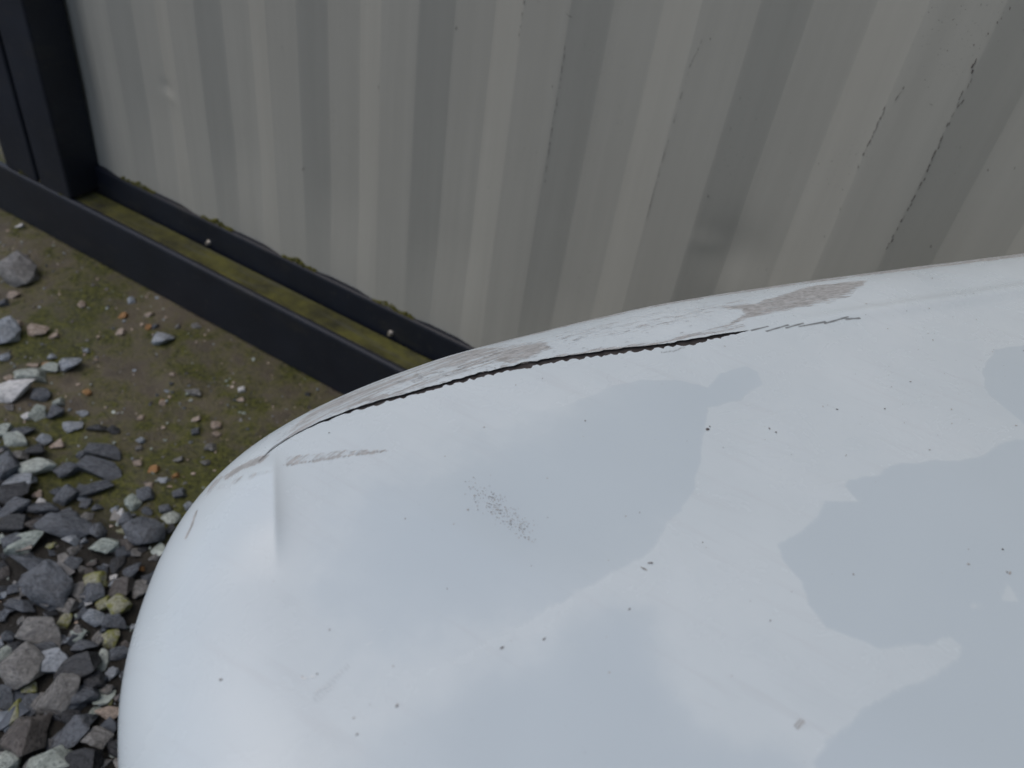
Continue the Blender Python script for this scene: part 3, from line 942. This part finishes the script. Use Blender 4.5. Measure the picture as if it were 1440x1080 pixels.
# relief: crease line, ridge and dents of the knock at the corner
rel = np.zeros(tau.shape)
rim_lip = np.clip(1 - np.abs(tau - tc[:, None]) / .02, 0, 1)
rel += .0012 * (tau < tc[:, None]) * rim_lip ** 2 * np.interp(rows, cs, np.minimum(cw, 6) / 6, left=.0, right=.0)[:, None]
a, b = pl(386, 655), pl(388, 790)
ab = (b - a) / np.linalg.norm(b - a)
nb = np.array([-ab[1], ab[0]])
if nb @ (pl(420, 720) - pl(386, 720)) < 0: nb = -nb
du = (XY - a) @ ab / np.linalg.norm(b - a)
dn = (XY - a) @ nb
env = smoothstep(-.25, .15, du) * smoothstep(1.15, .55, du)
rel += .0036 * env * np.where(dn < 0, np.exp(np.minimum(dn, 0) / .030), np.exp(-np.maximum(dn, 0) / .0060))
c_ = pl(420, 840)
rel -= .0030 * np.exp(-((XY[..., 0] - c_[0]) / .05) ** 2 - ((XY[..., 1] - c_[1]) / .045) ** 2)
c_ = pl(330, 740)
rel += .0015 * np.exp(-((XY[..., 0] - c_[0]) / .03) ** 2 - ((XY[..., 1] - c_[1]) / .03) ** 2)
rel += (fbm(XY[..., 0] * 9, XY[..., 1] * 9, 3) - .5) * .0018
# faint swage that carries the crack line on towards the added cab
ridge = np.exp(-((tau - tc[:, None] - .004) / .010) ** 2)
rel += .0035 * ridge * smoothstep(pl(1020, 470)[1], pl(1250, 440)[1], XY[..., 1])
G[..., 2] += rel

# wear painted as real stains: wet film, scuffed lacquer, specks
wet = np.zeros(tau.shape)
scuff = np.zeros(tau.shape)
dark = np.zeros(tau.shape)
wob = np.stack([fbm(XY[..., 0] * 60, XY[..., 1] * 60, 3) - .5, fbm(XY[..., 0] * 60 + 31, XY[..., 1] * 60 + 77, 3) - .5], -1) * .006


def poly_mask(pts, soft=.0015, wobble=1.0, win=None):
    pp = np.array([pl(*p) for p in pts])
    q = XY + wob * wobble
    lo, hi = pp.min(0) - .03, pp.max(0) + .03
    sel = ((q > lo) & (q < hi)).all(-1)
    qs = q[sel]
    ins = np.zeros(len(qs), bool)
    dm = np.full(len(qs), 9.)
    for a, b in zip(pp, np.roll(pp, -1, 0)):
        c = (a[1] > qs[:, 1]) != (b[1] > qs[:, 1])
        xi = a[0] + (qs[:, 1] - a[1]) / (b[1] - a[1] + 1e-12) * (b[0] - a[0])
        ins ^= c & (qs[:, 0] < xi)
        dm = np.minimum(dm, seg_dist(qs, a, b)[0])
    sd = np.where(ins, dm, -dm)
    out = np.zeros(tau.shape)
    sf = soft if np.isscalar(soft) else soft
    out[sel] = smoothstep(-sf, sf, sd)
    return out


def paint(arr, mask, k): np.maximum(arr, mask * k, out=arr)


# wet film patches
mA = poly_mask([(820, 562), (850, 546), (900, 534), (950, 533), (985, 541), (1000, 546), (1012, 525), (1045, 514), (1068, 524), (1073, 543), (1040, 563), (995, 573), (988, 605), (986, 645), (974, 690), (953, 727), (928, 757), (903, 787), (850, 812), (760, 862), (640, 930), (520, 985), (400, 940), (380, 800), (440, 680), (560, 620), (680, 590), (760, 575)], .0014)
fA = poly_mask([(900, 500), (1100, 490), (1100, 600), (1000, 760), (890, 830), (760, 870), (640, 900), (530, 920), (450, 890), (430, 790), (500, 700), (640, 640), (740, 600), (810, 560)], .045, 4)
paint(wet, mA * fA, .95)
paint(wet, poly_mask([(1475, 610), (1440, 617), (1410, 621), (1380, 640), (1345, 648), (1262, 650), (1240, 660), (1234, 668), (1190, 675), (1182, 684), (1207, 706), (1160, 708), (1150, 730), (1110, 755), (1095, 770), (1100, 790), (1125, 820), (1136, 850), (1160, 880), (1200, 901), (1240, 911), (1300, 908), (1335, 894), (1357, 910), (1345, 932), (1300, 950), (1250, 975), (1220, 1000), (1160, 1042), (1145, 1070), (1140, 1150), (1700, 1150), (1700, 700)], .0013), .95)
paint(wet, poly_mask([(1500, 470), (1440, 484), (1400, 492), (1381, 518), (1386, 546), (1412, 574), (1445, 603), (1520, 620)], .0013), .9)
paint(wet, poly_mask([(455, 1085), (560, 1020), (640, 965), (760, 898), (850, 848), (905, 840), (930, 900), (960, 990), (1040, 1046), (1130, 1066), (1150, 1160), (420, 1160)], .026, 3), .9)
for isl in ([(1404, 845), (1422, 822), (1428, 846)], [(1366, 856), (1374, 850), (1382, 853), (1374, 859)]):
    wet *= 1 - poly_mask(isl, .001)
# scuffed lacquer between the crack and the edge
stre = fbm(SARC[:, None] * 35 + tau * 0, tau * 420, 4)
stre2 = fbm(SARC[:, None] * 90 + tau * 0 + 9, tau * 600 + 4, 3)
grain = .6 + .4 * smoothstep(.35, .65, stre)
grain2 = .5 + .5 * smoothstep(.40, .62, stre2)
paint(scuff, poly_mask([(370, 640), (440, 575), (540, 530), (650, 495), (770, 478), (780, 492), (700, 512), (560, 556), (470, 583)], .006) * grain, .66)
paint(scuff, poly_mask([(660, 500), (800, 462), (950, 432), (1060, 412), (1060, 432), (960, 462), (850, 480), (740, 500)], .012) * grain, .40)
paint(scuff, poly_mask([(515, 552), (560, 535), (640, 512), (770, 480), (765, 497), (690, 515), (640, 528), (570, 548)], .004) * grain, .62)
scuff *= 1 - poly_mask([(538, 551), (556, 543), (590, 537), (575, 545), (545, 555)], .001)
paint(scuff, poly_mask([(690, 508), (715, 495), (770, 485), (778, 490), (745, 503), (715, 512)], .003) * (.35 + .65 * grain2), .9)
paint(scuff, poly_mask([(975, 437), (1010, 430), (1060, 428), (1105, 412), (1150, 402), (1222, 394), (1215, 404), (1190, 415), (1130, 432), (1085, 441), (1050, 450), (1020, 462), (975, 470), (930, 480), (1000, 462), (1050, 443), (1040, 436), (1010, 434)], .004) * (.55 + .45 * grain), .78)
paint(scuff, poly_mask([(1100, 434), (1160, 418), (1215, 405), (1205, 414), (1150, 430)], .002) * (.4 + .6 * grain2), .6)
paint(scuff, poly_mask([(700, 515), (850, 490), (960, 474), (1048, 455), (1053, 463), (960, 481), (850, 497), (700, 521)], .002) * (.4 + .6 * grain), .6)
paint(scuff, poly_mask([(398, 643), (450, 637), (500, 634), (546, 632), (530, 640), (480, 646), (440, 652), (400, 660)], .0012) * (.35 + .65 * grain2), .62)
paint(scuff, poly_mask([(310, 672), (335, 656), (365, 640), (380, 640), (372, 652), (340, 664), (318, 680)], .0015) * (.5 + .5 * grain), .8)
paint(scuff, poly_mask([(298, 690), (345, 672), (390, 662), (385, 672), (340, 684), (300, 696)], .003) * (.4 + .6 * grain), .45)
paint(scuff, poly_mask([(283, 706), (300, 680), (318, 664), (312, 676), (297, 694)], .0015), .6)
# bare worn lip right on the outline
rimpx = to_px(np.concatenate([RIM, zc_of(RIM[:, 0], RIM[:, 1])[:, None]], 1))
NG = np.cross(np.gradient(G, axis=0), np.gradient(G, axis=1))
NG *= np.sign(NG[..., 2].mean())
NG /= np.linalg.norm(NG, axis=-1, keepdims=True) + 1e-12
graze = -(NG * (G - CAM)).sum(-1) / np.linalg.norm(G - CAM, axis=-1)
silc = np.argmax(graze > 0, axis=1)                           # first column that faces the view
pg = to_px(G)
psil = np.take_along_axis(pg, silc[:, None, None].repeat(2, 2), 1)
tg = np.gradient(psil[:, 0], axis=0)
tg = np.stack([np.convolve(np.pad(tg[:, q], 20, mode='edge'), np.ones(41) / 41, 'valid') for q in range(2)], 1)
tg /= np.linalg.norm(tg, axis=1, keepdims=True) + 1e-9
dsil = np.abs((pg - psil)[..., 0] * -tg[:, None, 1] + (pg - psil)[..., 1] * tg[:, None, 0])
lipm = np.interp(rimpx[:, 0], [480, 620, 850, 1150], [0, .3, .75, 1.0]) * (rimpx[:, 1] < 640)
lipw = np.interp(rimpx[:, 0], [480, 850, 1150, 1440], [2, 2.5, 4, 6])
tsil = np.take_along_axis(tau, silc[:, None], 1)
paint(scuff, (smoothstep(lipw[:, None], lipw[:, None] * .6, dsil) * (tau < tsil + .06) + (tau < tsil)).clip(0, 1) * lipm[:, None] * grain2, 1.0)


def line(arr, pts, w, k):
    for a, b in zip(pts[:-1], pts[1:]):
        d, t = seg_dist(XY, pl(*a), pl(*b))
        paint(arr, smoothstep(w, w * .3, d), k)


def hair(arr, pts, w, k):
    for a, b in zip(pts[:-1], pts[1:]):
        A, B = pl(*a), pl(*b)
        lo, hi = np.minimum(A, B) - .004, np.maximum(A, B) + .004
        sel = ((XY > lo) & (XY < hi)).all(-1)
        d, t = seg_dist(XY[sel], A, B)
        arr[sel] = np.maximum(arr[sel], smoothstep(w, w * .25, d) * k)


hair(dark, [(365, 652), (372, 643), (385, 629), (405, 616)], .0012, .75)
for a, b in [((1056, 466), (1080, 460)), ((1078, 467), (1108, 459)), ((1105, 463), (1128, 457)), ((1124, 461), (1160, 455)), ((1158, 457), (1190, 450)), ((1188, 452), (1208, 450))]:
    hair(dark, [a, b], .0011, .8)
hair(dark, [(930, 496), (950, 494), (962, 488)], .0008, .5)
hair(scuff, [(262, 760), (270, 742), (277, 722)], .0016, .8)
hair(scuff, [(400, 655), (450, 648), (545, 634)], .0012, .7)
hair(dark, [(441, 985), (443, 975), (490, 935)], .0006, .22)
hair(dark, [(447, 985), (470, 958)], .0006, .18)
specks = [(463, 609, 2.6, .9), (995, 604, 5, .7), (998, 600, 3, .8), (905, 800, 3.5, .6), (912, 803, 3, .6), (917, 792, 4, .7), (607, 977, 7, .0), (823, 592, 3, .35), (1177, 576, 2.8, .7), (1244, 575, 3, .8), (1280, 537, 3.2, .5), (1307, 633, 3, .45), (1082, 603, 3.5, .35), (1091, 608, 3.5, .35),
          (712, 905, 3, .4), (706, 911, 4, .35), (764, 900, 2.4, .6), (558, 993, 3, .5), (1410, 773, 3.4, .8), (1362, 773, 2.5, .5), (1416, 805, 4, .3), (988, 763, 2.5, .8), (629, 828, 2, .9), (770, 728, 1.6, .8), (747, 796, 1.6, .7), (1161, 974, 2, .5), (1281, 907, 2, .5), (502, 1033, 3, .5), (1200, 808, 3, .25), (425, 952, 2, .6), (446, 948, 3, .7)]
SPK = [(px, py, r, k) for px, py, r, k in specks]
p = on_car(1125, 1019)[0]
paint(scuff, smoothstep(.0045, .003, np.linalg.norm(XY - p[:2] + wob * .7, axis=-1)), .5)
# side below the rim
NSIDE = 14
bot = []
for k in range(NSIDE):
    f = k / (NSIDE - 1)
    off = EA - .035 * f ** 1.5 - (.02 if f > .99 else 0)
    zz = zc_of(RIM[:, 0], RIM[:, 1]) * (1 - f) + .36 * f
    bot.append(np.concatenate([RIM + OUT * off, zz[:, None]], 1))
bot = np.stack(bot[:0:-1], 1)
FULL = np.concatenate([bot, G], 1)
keep = np.ones((NS - 1, FULL.shape[1] - 1), bool)
cc = bot.shape[1] + NA - 1
keep[:, cc] = ~(openc[:-1] | openc[1:])
shell = grid_mesh('body_panel', FULL, keep, M['car'], car)
nb_ = bot.shape[1]
colr = np.zeros((NS, FULL.shape[1], 4), np.float32)
colr[:, nb_:, 0], colr[:, nb_:, 1], colr[:, nb_:, 2] = wet, scuff, dark
colr[..., 3] = 1
at = shell.data.attributes.new('wear', 'FLOAT_COLOR', 'POINT')
at.data.foreach_set('color', colr.reshape(-1))
at2 = shell.data.attributes.new('along', 'FLOAT_VECTOR', 'POINT')
uvw = np.zeros((NS, FULL.shape[1], 3), np.float32)
uvw[..., 0] = SARC[:, None]
uvw[:, nb_:, 1] = tau
at2.data.foreach_set('vector', uvw.reshape(-1))
shell['label'] = 'white painted panel with wet patches, dirt specks, scrapes and a jagged crack'

# charcoal plastic seen inside the crack
idx = np.where(openc)[0]
e1, e2 = G[:, NA - 1], G[:, NA]
dep = np.array([0, 0, -.0026])
across = e2 - e1
PL = np.stack([e1 + [0, 0, -.0003], e1 + dep * .6 - across * .15, e1 * .5 + e2 * .5 + dep, e2 + dep * .6 + across * .15, e2 + [0, 0, -.0003]], 1)[idx[0]:idx[-1] + 1]
grid_mesh('cracked_core', PL, None, M['plastic'], car)['label'] = 'dark charcoal core showing through the crack'

# dirt and chips stuck to the paint: tiny flakes, too many to count
NRM = np.cross(np.gradient(G, axis=0), np.gradient(G, axis=1))
NRM /= np.linalg.norm(NRM, axis=-1, keepdims=True) + 1e-12
NRM *= np.sign(NRM[..., 2].mean())
gpos, gnor = G[::3, ::2].reshape(-1, 3), NRM[::3, ::2].reshape(-1, 3)
gface = ((gpos - CAM) * gnor).sum(1) < 0
gpos, gnor = gpos[gface], gnor[gface]
gsub = to_px(gpos)
gkd = kdtree.KDTree(len(gpos))
for _i, _p in enumerate(gsub.tolist()): gkd.insert((_p[0], _p[1], 0), _i)
gkd.balance()

fv, ff, fm = [], [], []


def flake(px, py, rad, el, ang, mi):
    co, k, dd = gkd.find((px, py, 0))
    if dd > 5: return
    c, nn = gpos[k], gnor[k]
    v = ray(px, py)
    c = CAM + v * (((c - CAM) @ nn) / (v @ nn))
    ux = np.cross(nn, [-.3, 1, 0]); ux /= np.linalg.norm(ux)
    uy = np.cross(nn, ux)
    n = rnd.choice([5, 6, 7, 8])
    base = len(fv)
    for q in range(n):
        a = 6.283 * q / n + rnd.uniform(-.2, .2)
        r_ = rad * rnd.uniform(.6, 1.1)
        x_, y_ = r_ * math.cos(a) * el, r_ * math.sin(a)
        x_, y_ = x_ * math.cos(ang) - y_ * math.sin(ang), x_ * math.sin(ang) + y_ * math.cos(ang)
        fv.append(tuple(c + ux * x_ + uy * y_ + nn * .0003))
    ff.append(tuple(range(base, base + n)))
    fm.append(mi)


for (px, py, r, k) in SPK:
    co, kk, dd = gkd.find((px, py, 0))
    flake(px, py, r * .45 * np.linalg.norm(gpos[kk] - CAM) / FPX, rnd.uniform(1, 1.6), rnd.uniform(0, 3), 0 if k > .65 else (2 if k > 0 else 1))
for _ in range(130):
    px, py = rnd.uniform(170, 1440), rnd.uniform(370, 1080)
    z_ = rnd.random()
    if z_ < .35: px, py = rnd.gauss(1300, 110), rnd.gauss(500, 60)
    elif z_ < .5: px, py = rnd.uniform(600, 1250), rnd.uniform(430, 700)
    flake(px, py, rnd.choice([.0002, .00025, .0003, .0004, .0006]) * rnd.uniform(.8, 1.2), rnd.uniform(1, 2.2), rnd.gauss(.9, .5), rnd.choice([1, 1, 1, 1, 2, 2]))
for _ in range(230):
    u_ = rnd.random()
    px, py = 662 + 85 * u_ + rnd.gauss(0, 9), 686 + 68 * u_ + rnd.gauss(0, 8)
    flake(px, py, rnd.uniform(.00015, .0004), rnd.uniform(1, 1.8), rnd.uniform(0, 3), rnd.choice([1, 1, 2]))
for px, py, rad, el, ang in [(427, 954, .00045, 5, .1), (440, 952, .00035, 6, .35), (455, 968, .00014, 30, .85), (474, 948, .00013, 26, .85), (462, 970, .00012, 26, .82), (446, 972, .0002, 7, 1.5),
                             (520, 905, .00012, 22, .8), (536, 886, .00012, 18, .8)]:
    flake(px, py, rad, el, ang, 3)
for px, py, rad, el, ang in [(905, 800, .0006, 4, -.3), (914, 792, .0007, 3, .3), (995, 604, .0012, 1.6, 1.2), (706, 911, .0005, 3, .9), (765, 899, .0004, 3, 1.0), (558, 992, .0004, 3, 1.2), (502, 1033, .0004, 3, 1.0), (885, 857, .0004, 3, .9), (1420, 806, .0006, 3, 1.0)]:
    flake(px, py, rad, el, ang, rnd.choice([1, 2]))
# fine rub marks that run along the band between the crack and the edge
sx_, sy_ = np.array(SIL[::-1])[:, 0].astype(float), np.array(SIL[::-1])[:, 1].astype(float)
up_ = np.array([p for p in sorted(SIL) if p[1] < 620], float)
ck_ = np.array([(p[0], p[1]) for p in CR], float)
for _ in range(260):
    px = rnd.choice([rnd.uniform(380, 700), rnd.uniform(560, 1010), rnd.uniform(480, 800)])
    ys, yc = np.interp(px, up_[:, 0], up_[:, 1]), np.interp(px, ck_[:, 0], ck_[:, 1])
    flake(px, ys + (yc - ys) * rnd.uniform(.12, .95), rnd.uniform(.0001, .00028), rnd.uniform(4, 16), rnd.gauss(.62, .08), rnd.choice([1, 1, 1, 2, 2]))
me = bpy.data.meshes.new('dirt_specks')
me.from_pydata(fv, [], ff)
for m_ in ('speck', 'grime', 'grey', 'scar'): me.materials.append(M[m_])
me.polygons.foreach_set('material_index', fm)
me.update()
tag(link('dirt_specks', me, None, car), None, None, None, 'stuff')

# rest of the car, unseen: front end, wheels, tall cab added for its shade
box('underbody', (-.02, .10, .30), (4.5, .80, .60), M['plastic'], car, .02)
bm = bmesh.new()
prof = [(.80, .36), (.80, .97), (.94, 3.1), (4.6, 3.2), (4.8, 2.9), (4.8, .36)]
ya, yb = -1.45, 1.03
inset = [0, 0, .12, .12, .02, 0]
A = [bm.verts.new((x, ya + i, z)) for (x, z), i in zip(prof, inset)]
B = [bm.verts.new((x, yb - i, z)) for (x, z), i in zip(prof, inset)]
n = len(prof)
for i in range(n): bm.faces.new([A[i], A[(i + 1) % n], B[(i + 1) % n], B[i]])
bm.faces.new(A[::-1])
bm.faces.new(B)
bmesh.ops.bevel(bm, geom=list(bm.edges), offset=.03, segments=3, affect='EDGES', profile=.5)
from_bm('added_shade_cab', bm, M['car'], car, True)  # unseen cab, shaped tall and wide to block light from the right
bm = bmesh.new()
w = [(.804, ya + .04, 1.01), (.804, yb - .04, 1.01), (.928, yb - .14, 2.90), (.928, ya + .14, 2.90)]
nrm = Vector((-.9978, 0, .0655))
va = [bm.verts.new(Vector(p) + nrm * .012) for p in w]
vb = [bm.verts.new(Vector(p) - nrm * .01) for p in w]
bm.faces.new(va)
bm.faces.new(vb[::-1])
for i in range(4): bm.faces.new([va[i], va[(i + 1) % 4], vb[(i + 1) % 4], vb[i]])
from_bm('added_shade_screen', bm, M['glass'], car)  # dark pane over nearly the whole cab front, added to cut bounced light


def wheel(x, y):
    bm = bmesh.new()
    bmesh.ops.create_cone(bm, cap_ends=True, segments=40, radius1=.30, radius2=.30, depth=.19, matrix=Matrix.Translation((x, y, .30)) @ Matrix.Rotation(math.pi / 2, 4, 'X'))
    bmesh.ops.bevel(bm, geom=[e for e in bm.edges if len(e.link_faces) == 2 and e.calc_face_angle(0) > 1], offset=.03, segments=3, affect='EDGES', profile=.5)
    t = from_bm('wheel', bm, M['rubber'], car, True)
    bm = bmesh.new()
    bmesh.ops.create_cone(bm, cap_ends=True, segments=32, radius1=.19, radius2=.17, depth=.196, matrix=Matrix.Translation((x, y, .30)) @ Matrix.Rotation(math.pi / 2, 4, 'X'))
    from_bm('rim', bm, M['rim'], t, True)


for x in (.35, 3.4):
    for y in (-1.1, .82): wheel(x, y)
